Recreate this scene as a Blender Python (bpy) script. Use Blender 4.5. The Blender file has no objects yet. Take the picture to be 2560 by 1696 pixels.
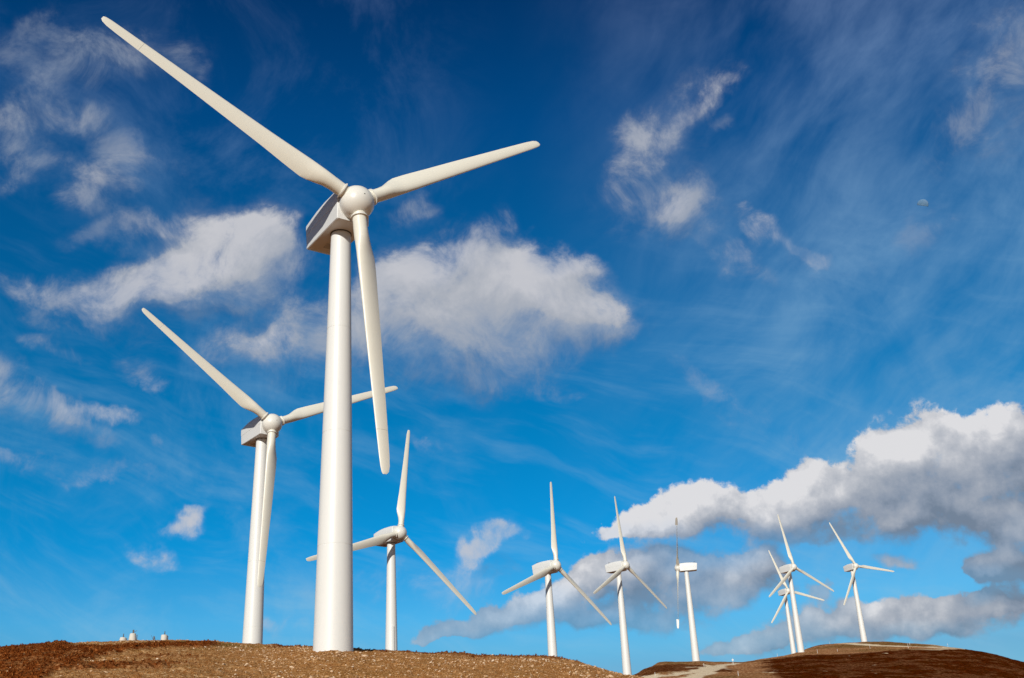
import bpy, bmesh, math, random
import numpy as np
from mathutils import Vector, Matrix

random.seed(7)
rng = np.random.default_rng(11)
scene = bpy.context.scene
R = math.radians

# ------------------------------------------------------------------ camera
FPX, PITCH, ROLL = 2738.4, 0.414476, -0.050588      # focal length in photograph pixels (2560 wide)
Fv = np.array([0, math.cos(PITCH), math.sin(PITCH)])
U0 = np.array([0, -math.sin(PITCH), math.cos(PITCH)])
X0 = np.array([1.0, 0, 0])
_c, _s = math.cos(ROLL), math.sin(ROLL)
Xv = X0*_c + U0*_s
Uv = -X0*_s + U0*_c
cam_d = bpy.data.cameras.new("camera")
cam = bpy.data.objects.new("camera", cam_d)
scene.collection.objects.link(cam)
m = Matrix(((Xv[0], Uv[0], -Fv[0], 0), (Xv[1], Uv[1], -Fv[1], 0), (Xv[2], Uv[2], -Fv[2], 0), (0, 0, 0, 1)))
cam.matrix_world = m
cam_d.sensor_width = 36
cam_d.lens = 36*FPX/2560
cam_d.clip_end = 20000
scene.camera = cam
scene.render.resolution_x = 1024
scene.render.resolution_y = 678

SUN_AZ, SUN_EL = R(193), R(23.5)      # compass style: clockwise from +Y
scene.view_settings.view_transform = 'Standard'
scene.view_settings.look = 'None'
scene.view_settings.exposure = 0
scene.view_settings.gamma = 1
scene.cycles.use_adaptive_sampling = True
scene.cycles.adaptive_threshold = 0.012
scene.cycles.adaptive_min_samples = 12

def ray(x, y):
    v = Xv*(x-1280)/FPX + Uv*(848-y)/FPX + Fv
    return v/np.linalg.norm(v)

def azel(x, y):
    v = ray(x, y)
    return math.degrees(math.atan2(v[0], v[1])), math.degrees(math.asin(v[2]))

# ------------------------------------------------------------------ sun
sd = bpy.data.lights.new("sun", 'SUN')
sd.energy = 3.8
sd.angle = R(0.53)
sd.color = (1.0, 0.955, 0.875)
sun = bpy.data.objects.new("sun", sd)
scene.collection.objects.link(sun)
sdir = Vector((math.sin(SUN_AZ)*math.cos(SUN_EL), math.cos(SUN_AZ)*math.cos(SUN_EL), math.sin(SUN_EL)))
sun.rotation_euler = sdir.to_track_quat('Z', 'Y').to_euler()

# ------------------------------------------------------------------ world: clear sky with clouds
K = 1.0815      # the cloud table below was measured on a 2367 px wide view of the photograph
# (x, y, half length, half height, tilt, strength, shade)
CUMULUS = [
 (1485,1212,100,42,10,1.0,.85),(1560,1185,110,62,12,1.0,.95),(1640,1160,80,62,0,1.0,1.0),(1700,1195,120,50,0,1.0,.72),
 (1500,1224,110,20,4,.7,.75),(1790,1175,110,62,18,1.0,.85),(1870,1145,110,64,18,1.0,.92),(1960,1120,100,66,20,1.0,.9),(2060,1050,90,90,30,1.1,1.0),
 (2135,1010,80,72,0,1.1,1.0),(2215,1030,90,75,0,1.1,.95),(2310,1020,100,78,0,1.1,.95),(2380,1010,90,70,0,1.1,.9),
 (2150,1120,150,75,10,1.1,.55),(2310,1130,150,85,5,1.1,.42),(2340,1100,110,80,0,1.2,.55),(1980,1185,170,55,3,1.1,.68),(2180,1200,190,48,3,1.0,.24),
 (2350,1190,120,55,0,1.0,.2),(1860,1215,130,36,0,.8,.58),(1790,1240,90,28,0,.5,.5),(2000,1238,130,26,-3,.6,.34),
 (1368,1334,96,50,25,.95,.72),(1445,1316,95,42,10,1.0,.72),(1545,1320,120,56,0,.8,.58),(1490,1350,140,50,0,.85,.50),
 (1630,1345,120,46,0,.7,.62),(1725,1325,95,54,5,.95,.68),(1785,1325,60,45,0,.9,.6),(1640,1390,190,42,4,.62,.48),
 (1370,1400,170,50,-5,.66,.54),(1240,1408,130,46,8,.70,.50),(1120,1444,120,32,8,.62,.44),(1320,1440,190,36,5,.55,.48),
 (1010,1468,100,20,5,.6,.50),(1090,1476,130,14,3,.5,.45),(1500,1435,150,26,3,.35,.4),(1640,1280,130,28,3,.45,.5),(1545,1292,110,30,0,.6,.6),(1740,1296,80,26,8,.55,.7),
 (1700,1486,120,18,8,.5,.42),(1800,1458,120,34,14,.65,.48),(1920,1425,120,50,8,.8,.60),(2040,1428,130,52,0,.95,.52),(1930,1470,190,28,5,.6,.42),
 (2150,1432,120,46,3,.9,.5),(2260,1420,130,48,4,.9,.5),(2365,1400,90,36,5,.9,.55),(2180,1460,180,24,3,.5,.42),
 (2350,1290,80,70,30,1.0,.42),(2370,1230,60,60,30,.85,.5),(2300,1300,60,45,30,.8,.4),(2340,1345,60,30,10,.7,.4),(2340,1220,60,45,40,.75,.5),(2300,1330,55,25,0,.6,.4),
 (2070,1288,75,22,-5,.75,.6),(1895,1345,50,38,30,.55,.55),(1860,1240,60,25,10,.45,.5),
 (2300,1385,55,16,10,.55,.5),
]
SOFT = [
 (1095,1306,40,26,45,.82,1.0),(1140,1274,52,22,34,.9,1.1),(1190,1246,40,13,14,.7,1.05),(1180,1325,44,24,10,.5,.35),(1165,1268,50,15,30,.5,1.0),
 (432,1212,42,18,16,.9,1.1),(385,1232,44,12,22,.55,.9),(345,1290,36,22,0,.9,1.1),(366,1300,30,11,-20,.55,.9),(330,1300,34,12,0,.4,.9),
 (580,540,80,60,35,1.0,.76),(495,590,135,92,22,1.15,.76),(440,670,130,56,10,1.1,.72),(550,660,105,70,5,1.1,.70),(330,690,100,40,8,.75,.64),(610,600,52,90,0,.95,.7),(400,650,120,48,14,.8,.66),(450,700,150,34,5,.6,.6),
 (270,555,110,30,8,.30,.6),(330,525,80,30,0,.34,.6),(230,690,90,34,0,.26,.55),(695,600,44,60,0,.45,.62),(720,660,60,60,0,.4,.55),
 (1240,650,110,62,8,1.0,.85),(1325,690,90,58,-28,1.0,.8),(1380,735,56,40,-35,.8,.7),(1100,700,150,85,0,1.05,.8),(960,720,120,95,0,1.0,.75),(860,740,90,110,0,.85,.68),
 (1230,740,190,70,0,1.0,.7),(1010,810,210,70,0,.9,.6),(1180,810,150,50,-5,.6,.55),(880,850,120,60,0,.6,.55),(1190,858,140,24,-10,.45,.6),(1300,910,50,12,-8,.35,.7),
 (1080,565,90,46,30,.52,.72),(1150,560,46,38,45,.50,.72),(1060,625,110,40,0,.7,.75),(1300,600,70,28,-10,.5,.75),(930,520,80,36,25,.50,.65),
 (560,800,100,46,15,.8,.68),(640,760,80,40,40,.78,.7),(500,770,60,30,-10,.4,.6),(690,820,90,55,10,.72,.66),(660,880,60,36,0,.45,.6),(735,740,60,60,0,.6,.66),
 (300,150,150,58,8,.52,.5),(390,120,60,50,60,.36,.5),(115,205,60,42,0,.42,.5),(60,110,90,45,20,.28,.45),(470,190,30,24,0,.26,.5),
 (80,290,150,42,8,.6,.55),(170,280,90,36,-20,.45,.5),(50,375,110,40,5,.66,.58),(250,430,85,50,20,.62,.62),(290,400,50,40,0,.4,.6),(410,410,42,50,60,.38,.55),(280,340,40,22,0,.35,.5),(180,450,60,22,0,.35,.5),
 (1480,320,90,60,50,.66,.64),(1560,285,95,46,55,.78,.72),(1625,225,85,32,45,.66,.68),(1700,185,60,15,10,.42,.65),(1640,320,50,24,20,.33,.6),
 (1450,370,55,62,60,.62,.62),(1560,430,75,50,45,.66,.68),(1495,475,125,52,0,.68,.66),(1590,495,80,40,-15,.68,.72),(1450,440,75,44,0,.5,.62),
 (1740,545,52,20,-45,.55,.78),(1830,572,80,22,-15,.72,.88),(1890,585,45,14,-10,.4,.8),(1680,580,55,18,-20,.45,.8),(1730,620,60,26,-20,.33,.7),(1900,600,80,40,-20,.3,.65),
 (2120,530,70,45,40,.24,.65),(2260,250,100,140,-35,.58,.55),(2330,150,100,120,-30,.55,.55),(2200,320,70,60,30,.36,.5),
 (40,680,60,46,0,.42,.65),(130,700,130,45,-20,.5,.65),(250,735,130,42,0,.5,.62),(20,890,75,48,-10,.62,.72),(100,930,60,40,-30,.45,.7),(150,960,55,48,-40,.55,.72),(220,985,60,30,-25,.45,.7),(270,950,66,16,-3,.62,.85),
 (330,850,66,22,-12,.55,.72),(370,868,26,10,0,.4,.75),(140,805,60,18,-10,.42,.7),(205,830,20,10,0,.3,.7),(320,775,80,30,-15,.42,.65),(375,1030,18,14,-40,.35,.7),
 (100,1060,200,22,-8,.30,.75),(260,1095,100,16,-12,.24,.75),(1000,1030,60,12,-10,.30,.8),(1760,985,150,30,-32,.26,.75),(1640,900,110,22,-38,.2,.75),
 (900,1360,160,34,5,.30,.9),(1080,1380,90,34,5,.30,.9),(690,1430,40,16,0,.38,.8),
]

world = bpy.data.worlds.new("World")
scene.world = world
world.use_nodes = True
nt = world.node_tree
nt.nodes.clear()

class NB:
    """small helper for writing node trees as expressions"""
    def __init__(s, tree): s.t = tree; s.n = tree.nodes; s.l = tree.links
    def put(s, sock, v):
        if isinstance(v, bpy.types.NodeSocket): s.l.new(v, sock)
        elif v is not None: sock.default_value = v
    def math(s, op, a, b=None, c=None, clamp=False):
        n = s.n.new('ShaderNodeMath'); n.operation = op; n.use_clamp = clamp
        s.put(n.inputs[0], a); s.put(n.inputs[1], b)
        if c is not None: s.put(n.inputs[2], c)
        return n.outputs[0]
    def vmath(s, op, a, b=None, c=None, scale=None):
        n = s.n.new('ShaderNodeVectorMath'); n.operation = op
        s.put(n.inputs[0], a)
        if c is not None: s.put(n.inputs[2], c)
        if b is not None: s.put(n.inputs[1], b)
        if scale is not None: s.put(n.inputs['Scale'], scale)
        return n.outputs['Value'] if op in ('LENGTH', 'DOT_PRODUCT', 'DISTANCE') else n.outputs[0]
    def rng(s, v, a, b, c=0.0, d=1.0, kind='SMOOTHSTEP'):
        n = s.n.new('ShaderNodeMapRange'); n.interpolation_type = kind
        s.put(n.inputs[0], v)
        for i, q in enumerate((a, b, c, d)): s.put(n.inputs[1+i], q)
        return n.outputs[0]
    def noise(s, vec, scale, detail=4, rough=.55, col=False, lac=2.0, dist=0.0):
        n = s.n.new('ShaderNodeTexNoise'); n.inputs['Scale'].default_value = scale
        n.inputs['Detail'].default_value = detail; n.inputs['Roughness'].default_value = rough
        n.inputs['Lacunarity'].default_value = lac; n.inputs['Distortion'].default_value = dist
        s.l.new(vec, n.inputs['Vector'])
        return n.outputs['Color'] if col else n.outputs['Fac']
    def mapping(s, vec, loc=(0,0,0), rot=(0,0,0), sc=(1,1,1), kind='TEXTURE'):
        n = s.n.new('ShaderNodeMapping'); n.vector_type = kind
        s.l.new(vec, n.inputs[0]); n.inputs[1].default_value = loc; n.inputs[2].default_value = rot; n.inputs[3].default_value = sc
        return n.outputs[0]
    def mix(s, f, a, b, kind='MIX'):
        n = s.n.new('ShaderNodeMix'); n.data_type = 'RGBA'; n.blend_type = kind
        s.put(n.inputs[0], f); s.put(n.inputs[6], a); s.put(n.inputs[7], b)
        return n.outputs[2]
    def ramp(s, v, stops, interp='LINEAR'):
        n = s.n.new('ShaderNodeValToRGB'); cr = n.color_ramp; cr.interpolation = interp
        while len(cr.elements) < len(stops): cr.elements.new(0.5)
        for e, (p, c) in zip(cr.elements, stops):
            e.position = p; e.color = (c[0], c[1], c[2], 1)
        s.put(n.inputs[0], v)
        return n.outputs[0]

def lin(r, g, b):
    f = lambda c: (c/255/12.92) if c/255 <= .04045 else ((c/255+.055)/1.055)**2.4
    return (f(r), f(g), f(b), 1)

def field_group(name, table, grow, op=1.0):
    g = bpy.data.node_groups.new(name, 'ShaderNodeTree')
    g.interface.new_socket('P', in_out='INPUT', socket_type='NodeSocketVector')
    g.interface.new_socket('S', in_out='OUTPUT', socket_type='NodeSocketFloat')
    g.interface.new_socket('H', in_out='OUTPUT', socket_type='NodeSocketFloat')
    g.interface.new_socket('O', in_out='OUTPUT', socket_type='NodeSocketFloat')
    b = NB(g); gi = g.nodes.new('NodeGroupInput'); go = g.nodes.new('NodeGroupOutput')
    P = gi.outputs[0]; S = None; H = None
    for (x, y, rx, ry, an, st, sh) in table:
        x *= K; y *= K; rx *= K*grow; ry *= K*grow
        c = azel(x, y)
        dx, dy = math.cos(R(an)), -math.sin(R(an))
        e1 = azel(x+dx*rx, y+dy*rx); e2 = azel(x+dy*ry, y-dx*ry)
        v1 = (e1[0]-c[0], e1[1]-c[1]); v2 = (e2[0]-c[0], e2[1]-c[1])
        # each patch waits for the one before it (the tiny term), which keeps the shader's stack small
        Pk = P if S is None else b.vmath('MULTIPLY_ADD', S, (1e-7, 1e-7, 0), P)
        q = b.mapping(Pk, (c[0], c[1], 0), (0, 0, math.atan2(v1[1], v1[0])), (math.hypot(*v1), math.hypot(*v2), 1))
        w = b.rng(b.vmath('LENGTH', q), 1.0, 0.0, 0.0, 1.0)
        wt = .45+.55*st
        S = b.vmath('MULTIPLY_ADD', w, (wt, wt*sh, wt*min(1.0, st*op)), S if S is not None else (0, 0, 0))
    sp = g.nodes.new('ShaderNodeSeparateXYZ'); g.links.new(S, sp.inputs[0])
    for k in range(3): g.links.new(sp.outputs[k], go.inputs[k])
    return g

W = NB(nt)
tc = nt.nodes.new('ShaderNodeTexCoord')
D = W.vmath('NORMALIZE', tc.outputs['Generated'])
sx = nt.nodes.new('ShaderNodeSeparateXYZ'); nt.links.new(D, sx.inputs[0])
az = W.math('MULTIPLY', W.math('ARCTAN2', sx.outputs[0], sx.outputs[1]), 57.29578)
el = W.math('MULTIPLY', W.math('ARCSINE', sx.outputs[2]), 57.29578)
cb = nt.nodes.new('ShaderNodeCombineXYZ'); nt.links.new(az, cb.inputs[0]); nt.links.new(el, cb.inputs[1])
P = cb.outputs[0]

def warp(p, terms):
    for scale, amp, det in terms:
        n = W.noise(D, scale, det, .55, col=True)
        n = W.vmath('SUBTRACT', n, (.5, .5, .5))
        n = W.vmath('MULTIPLY', n, (amp, amp, 0))
        p = W.vmath('ADD', p, n)
    return p

def call(g, p):
    n = nt.nodes.new('ShaderNodeGroup'); n.node_tree = g; nt.links.new(p, n.inputs[0])
    return n.outputs[0], n.outputs[1], n.outputs[2]

# the clear part of the sky
sky = nt.nodes.new('ShaderNodeTexSky')
sky.sky_type = 'NISHITA'; sky.sun_disc = False
sky.sun_elevation = SUN_EL; sky.sun_rotation = SUN_AZ
sky.altitude = 600; sky.air_density = 1.0; sky.dust_density = 0.3; sky.ozone_density = 3.0
eln = W.math('DIVIDE', el, 50.0)
STR = 0.055
# how the polarising filter on the lens deepens the sky with height
tint = W.ramp(eln, [(0.0, (.36, .60, .70)), (.135, (.36, .65, .76)), (.155, (.34, .77, .89)), (.19, (.25, .86, 1.06)), (.26, (.02, .76, 1.08)), (.38, (.004, .70, .985)), (.57, (.010, .56, .88)), (.70, (.006, .43, .78)), (.82, (.004, .28, .56)), (1.0, (.02, .22, .45))])
# the filter only bites in the part of the sky across from the sun
bite = W.math('MULTIPLY', W.rng(W.math('ABSOLUTE', az), 75, 38), W.rng(el, 80, 48))
clear = W.mix(bite, sky.outputs[0], W.vmath('SCALE', W.mix(1.0, sky.outputs[0], tint, 'MULTIPLY'), scale=.10/STR))

def sc(c, k=1.0): return (c[0]/STR*k, c[1]/STR*k, c[2]/STR*k, 1)

# thin high veils, streaked up towards the right
inner = W.math('MULTIPLY', W.rng(W.math('ABSOLUTE', az), 37, 32), W.rng(el, 46, 40))
wv = warp(P, [(3.5, 7.0, 3)])
Pc = W.mapping(wv, rot=(0, 0, R(38)), sc=(14.0, 5.5, 1))
cn = W.noise(Pc, 1.0, 6, .58)
Pd = W.mapping(wv, rot=(0, 0, R(-18)), sc=(9.0, 1.7, 1))
cn2 = W.noise(Pd, 1.0, 5, .6)
right = W.math('MULTIPLY', W.rng(az, 0, 22), W.rng(el, 6, 16))
cw = W.noise(D, 8.0, 9, .64, dist=.55)
vr = W.math('MULTIPLY', W.math('MULTIPLY', W.rng(cn, .26, .74), W.rng(cw, .30, .62, .35, 1.0)), W.math('MULTIPLY', right, .92))
vw = W.math('MULTIPLY', W.rng(cw, .47, .80), W.math('MULTIPLY', W.rng(az, 2, -10), .36))
low = W.rng(el, 34, 20)
vl = W.math('MULTIPLY', W.rng(cn2, .44, .80), W.math('MULTIPLY', low, .32))
veil = W.math('MULTIPLY', W.math('ADD', W.math('MAXIMUM', vr, vw), vl, clamp=True), inner)
vcol = W.ramp(eln, [(.15, sc(lin(150,196,222))[:3]), (.45, sc(lin(106,156,198))[:3]), (.8, sc(lin(100,124,168))[:3])])
base = W.mix(veil, clear, vcol)

# noises shared by all parts of the cloud field
Ps = warp(P, [(7.0, 4.2, 3), (20.0, 3.0, 5)])
Pq = warp(P, [(9.0, 2.4, 2), (32.0, 1.5, 5)])
f_soft = W.noise(D, 19.0, 9, .66, dist=.45)
f_soft2 = W.noise(W.vmath('ADD', D, (-.006, 0, .018)), 19.0, 6, .66, dist=.45)
f_big = W.noise(D, 7.0, 3, .5)
f_cum = W.noise(D, 36.0, 10, .60, dist=.1)
f_cum2 = W.noise(W.vmath('ADD', D, (-.003, 0, .010)), 36.0, 8, .60, dist=.1)
b_cum = W.noise(D, 13.0, 3, .5)
b_cum2 = W.noise(W.vmath('ADD', D, (-.008, 0, .026)), 13.0, 3, .5)

def blob_span(table, grow):
    out = []
    for row in table:
        x, y, rx, ry, an, st, sh = row
        c = azel(x*K, y*K); k = K*grow
        xs = []
        for t in range(12):
            ca, sa = math.cos(t*math.pi/6), math.sin(t*math.pi/6); ta = R(an)
            xs.append(azel(x*K+(ca*rx*math.cos(ta)+sa*ry*math.sin(ta))*k, y*K+(-ca*rx*math.sin(ta)+sa*ry*math.cos(ta))*k))
        out.append((min(q[0] for q in xs), max(q[0] for q in xs), min(q[1] for q in xs), max(q[1] for q in xs)))
    return out
G_SOFT, G_CUM, MARGIN = 1.8, 1.5, 2.9
SP_SOFT, SP_CUM = blob_span(SOFT, G_SOFT), blob_span(CUMULUS, G_CUM)
def pick(table, spans, t):
    return [r for r, q in zip(table, spans) if q[0]-MARGIN < t[1] and q[1]+MARGIN > t[0] and q[2]-MARGIN < t[3] and q[3]+MARGIN > t[2]]

def look_group(name, ins, body):
    """one reusable recipe that lays a cloud layer over what is behind it"""
    g = bpy.data.node_groups.new(name, 'ShaderNodeTree')
    g.interface.new_socket('back', in_out='INPUT', socket_type='NodeSocketColor')
    for i in ins: g.interface.new_socket(i, in_out='INPUT', socket_type='NodeSocketFloat')
    g.interface.new_socket('front', in_out='OUTPUT', socket_type='NodeSocketColor')
    b = NB(g); gi = g.nodes.new('NodeGroupInput'); go = g.nodes.new('NodeGroupOutput')
    g.links.new(body(b, *gi.outputs[:len(ins)+1]), go.inputs[0])
    return g

def soft_look(b, back, S, H, O, S2, n1, n1b, n2):
    op = b.math('DIVIDE', O, b.math('MAXIMUM', S, .02), clamp=True)
    thin = b.math('SUBTRACT', 1.7, op)
    dens = b.math('ADD', b.math('MINIMUM', S, 1.25), b.math('MULTIPLY', b.math('SUBTRACT', n1, .5), b.math('MULTIPLY', thin, 3.6)))
    dens = b.math('ADD', dens, b.math('MULTIPLY', b.math('SUBTRACT', n2, .5), b.math('MULTIPLY', thin, 2.0)))
    soft = b.rng(b.math('SUBTRACT', S, S2), -.4, .3, 1.7, .80)
    wide = b.math('MULTIPLY', b.math('SUBTRACT', thin, .7), 1.5)
    al = b.math('ADD', b.math('MULTIPLY', b.rng(dens, b.math('MULTIPLY_ADD', wide, -.15, .30), b.math('ADD', b.math('ADD', .30, soft), wide)), .72), b.math('MULTIPLY', b.rng(dens, -.4, 1.1), .28))
    mott = b.rng(n1, .34, .64, b.math('MULTIPLY_ADD', wide, -.75, 1.0), b.math('MULTIPLY_ADD', wide, .35, 1.0))
    al = b.math('MULTIPLY', b.math('MULTIPLY', al, op), mott, clamp=True)
    al = b.math('MULTIPLY', al, b.rng(S, .0, .35))
    rel = b.math('ADD', b.math('SUBTRACT', S, S2), b.math('MULTIPLY', b.math('SUBTRACT', n1, n1b), 1.8))
    shade = b.math('DIVIDE', H, b.math('MAXIMUM', S, .05))
    shade = b.math('MULTIPLY_ADD', rel, .24, shade, clamp=True)
    c = b.ramp(shade, [(.3, sc(lin(104,126,156))[:3]), (.6, sc(lin(150,162,180))[:3]), (.8, sc(lin(172,177,187))[:3]), (1, sc(lin(198,199,205))[:3])])
    return b.mix(al, back, c)

def cumulus_look(b, back, S, H, O, S2, n1, n1b, n2, n2b):
    dens = b.math('ADD', b.math('MINIMUM', S, 1.3), b.math('MULTIPLY', b.math('SUBTRACT', n1, .5), 2.7))
    dens = b.math('ADD', dens, b.math('MULTIPLY', b.math('SUBTRACT', n2, .5), 1.3))
    grad = b.math('SUBTRACT', S, S2)                    # positive on the sunny upper side
    edge = b.rng(grad, -.35, .45, 1.05, .40)             # crisp tops, soft undersides
    al = b.math('MULTIPLY', b.rng(dens, .30, b.math('ADD', .30, edge)), b.rng(S, .02, .25))
    al = b.math('MULTIPLY', al, b.math('DIVIDE', O, b.math('MAXIMUM', S, .02), clamp=True))
    rel = b.math('ADD', b.rng(grad, -1.3, 1.3, -.26, .20), b.math('MULTIPLY', b.math('SUBTRACT', n1, n1b), .9))
    rel = b.math('ADD', rel, b.math('MULTIPLY', b.math('SUBTRACT', n2, n2b), 1.5))
    shade = b.math('DIVIDE', H, b.math('MAXIMUM', S, .05))
    shade = b.math('ADD', b.math('MULTIPLY_ADD', shade, .86, -.07), rel, clamp=True)
    c = b.ramp(shade, [(.1, sc(lin(116,130,149))[:3]), (.32, sc(lin(140,151,168))[:3]), (.58, sc(lin(166,172,183))[:3]), (.82, sc(lin(196,198,204))[:3]), (1, sc(lin(224,223,225))[:3])])
    return b.mix(b.math('MULTIPLY', al, .97), back, c)

L_SOFT = look_group("soft_look", ['S', 'H', 'O', 'S2', 'n1', 'n1b', 'n2'], soft_look)
L_CUM = look_group("cumulus_look", ['S', 'H', 'O', 'S2', 'n1', 'n1b', 'n2', 'n2b'], cumulus_look)
Ps_up = W.vmath('ADD', Ps, (-.45, 1.1, 0))
Pq_up = W.vmath('ADD', Pq, (-.35, .95, 0))

def use(g, *args):
    n = nt.nodes.new('ShaderNodeGroup'); n.node_tree = g
    for i, v in enumerate(args): nt.links.new(v, n.inputs[i])
    return n.outputs[0]

def tile(t):
    """the sky between azimuths t[0], t[1] and elevations t[2], t[3] with the clouds that reach into it"""
    col = base
    rows = pick(SOFT, SP_SOFT, t)
    if rows:
        g = field_group("soft_clouds", rows, G_SOFT, .95)
        col = use(L_SOFT, col, *call(g, Ps), call(g, Ps_up)[0], f_soft, f_soft2, f_big)
    rows = pick(CUMULUS, SP_CUM, t)
    if rows:
        g = field_group("cumulus_clouds", rows, G_CUM, 1.1)
        col = use(L_CUM, col, *call(g, Pq), call(g, Pq_up)[0], f_cum, f_cum2, b_cum, b_cum2)
    bg = nt.nodes.new('ShaderNodeBackground')
    bg.inputs['Strength'].default_value = STR
    nt.links.new(col, bg.inputs['Color'])
    return bg.outputs[0]

def pick_shader(cond, a, b):
    n = nt.nodes.new('ShaderNodeMixShader'); nt.links.new(cond, n.inputs[0]); nt.links.new(a, n.inputs[1]); nt.links.new(b, n.inputs[2])
    return n.outputs[0]
def split(t, depth):
    """halve the field so that each sample of the sky only visits the clouds near it"""
    if depth == 0: return tile(t)
    if depth % 2 == 1:
        mid = (t[0]+t[1])/2
        return pick_shader(W.math('GREATER_THAN', az, mid), split((t[0], mid, t[2], t[3]), depth-1), split((mid, t[1], t[2], t[3]), depth-1))
    mid = t[2]*.5+t[3]*.5
    return pick_shader(W.math('GREATER_THAN', el, mid), split((t[0], t[1], t[2], mid), depth-1), split((t[0], t[1], mid, t[3]), depth-1))
field = split((-37, 37, 0, 46), 5)
bg0 = nt.nodes.new('ShaderNodeBackground'); bg0.inputs['Strength'].default_value = STR
nt.links.new(clear, bg0.inputs['Color'])
front = W.math('MULTIPLY', W.math('LESS_THAN', W.math('ABSOLUTE', az), 37), W.math('MULTIPLY', W.math('GREATER_THAN', el, 0), W.math('LESS_THAN', el, 46)))
wo = nt.nodes.new('ShaderNodeOutputWorld')
nt.links.new(pick_shader(front, bg0.outputs[0], field), wo.inputs['Surface'])
world.cycles.sampling_method = 'MANUAL'
world.cycles.sample_map_resolution = 256

# ------------------------------------------------------------------ helpers for things
def tag(o, label=None, cat=None, group=None, kind=None):
    if label: o['label'] = label
    if cat: o['category'] = cat
    if group: o['group'] = group
    if kind: o['kind'] = kind
    return o

def link(o, parent=None):
    scene.collection.objects.link(o)
    if parent is not None: o.parent = parent
    return o

def empty(name, loc, rz=0.0):
    o = bpy.data.objects.new(name, None)
    o.location = loc; o.rotation_euler = (0, 0, rz)
    o.empty_display_size = 0.5
    return link(o)

def mesh_obj(name, verts, faces, mat, parent=None, smooth=None):
    me = bpy.data.meshes.new(name)
    me.from_pydata([tuple(v) for v in verts], [], [tuple(f) for f in faces])
    me.update()
    me.materials.append(mat)
    if smooth is not None:
        me.shade_smooth()
        if smooth < 179: me.set_sharp_from_angle(angle=R(smooth))
    return link(bpy.data.objects.new(name, me), parent)

def np_mesh(name, V, Fq, mats, attrs=None, smooth=True):
    """quads or triangles from numpy arrays"""
    me = bpy.data.meshes.new(name)
    k = Fq.shape[1]
    me.vertices.add(len(V)); me.vertices.foreach_set('co', V.astype(np.float32).ravel())
    me.loops.add(Fq.size); me.loops.foreach_set('vertex_index', Fq.astype(np.int32).ravel())
    me.polygons.add(len(Fq)); me.polygons.foreach_set('loop_start', np.arange(0, Fq.size, k, dtype=np.int32))
    me.update(calc_edges=True)
    me.polygons.foreach_set('use_smooth', np.full(len(Fq), smooth))
    for mm in mats: me.materials.append(mm)
    for an, av in (attrs or {}).items():
        a = me.attributes.new(an, 'FLOAT_COLOR', 'POINT')
        a.data.foreach_set('color', av.astype(np.float32).ravel())
    return link(bpy.data.objects.new(name, me))

class MB:
    def __init__(s): s.v = []; s.f = []
    def add(s, v, f):
        o = len(s.v); s.v += [tuple(p) for p in v]; s.f += [tuple(i+o for i in q) for q in f]
    def tube(s, rings, n=24, cap=True, frame=None):
        """rings: (centre, radius) along a line"""
        pts = [Vector(c) for c, _ in rings]
        ax = (pts[-1]-pts[0]).normalized()
        ref = Vector((0, 0, 1)) if abs(ax.z) < .9 else Vector((1, 0, 0))
        a = ax.cross(ref).normalized(); b = ax.cross(a)
        v = []; f = []
        for c, r in rings:
            for k in range(n):
                t = 2*math.pi*k/n
                v.append(Vector(c)+a*math.cos(t)*r+b*math.sin(t)*r)
        for i in range(len(rings)-1):
            for k in range(n):
                f.append((i*n+k, i*n+(k+1) % n, (i+1)*n+(k+1) % n, (i+1)*n+k))
        if cap:
            f.append(tuple(range(n))); f.append(tuple(reversed(range((len(rings)-1)*n, len(rings)*n))))
        s.add(v, f)
    def box(s, c, d, rot=None):
        v = [Vector((sx*d[0]/2, sy*d[1]/2, sz*d[2]/2)) for sx in (-1, 1) for sy in (-1, 1) for sz in (-1, 1)]
        if rot is not None: v = [rot @ p for p in v]
        v = [p+Vector(c) for p in v]
        s.add(v, [(0,1,3,2),(4,6,7,5),(0,4,5,1),(2,3,7,6),(0,2,6,4),(1,5,7,3)])
    def build(s, name, mat, parent=None, smooth=35):
        o = mesh_obj(name, s.v, s.f, mat, parent, smooth)
        bm = bmesh.new(); bm.from_mesh(o.data); bmesh.ops.recalc_face_normals(bm, faces=bm.faces); bm.to_mesh(o.data); bm.free()
        if smooth is not None: o.data.set_sharp_from_angle(angle=R(smooth))
        return o

# ------------------------------------------------------------------ materials
def paint(name, col, rough=.35, dirt=.12, spec=.5, streak=False):
    mt = bpy.data.materials.new(name); mt.use_nodes = True
    t = mt.node_tree; b = NB(t); bs = t.nodes['Principled BSDF']
    g = t.nodes.new('ShaderNodeTexCoord').outputs['Object']
    v = b.mapping(g, sc=(1, 1, 7.0) if streak else (1, 1, 1))
    n1 = b.noise(v, .9, 6, .6); n2 = b.noise(g, 7.0, 4, .6)
    f = b.math('ADD', b.math('MULTIPLY', b.rng(n1, .45, .75), dirt), b.math('MULTIPLY', b.rng(n2, .5, .8), dirt*.5), clamp=True)
    c = b.mix(f, (*col, 1), (col[0]*.62, col[1]*.58, col[2]*.5, 1))
    t.links.new(c, bs.inputs['Base Color'])
    t.links.new(b.rng(n1, .2, .8, rough-.06, rough+.12), bs.inputs['Roughness'])
    bs.inputs['Specular IOR Level'].default_value = spec
    return mt

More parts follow.
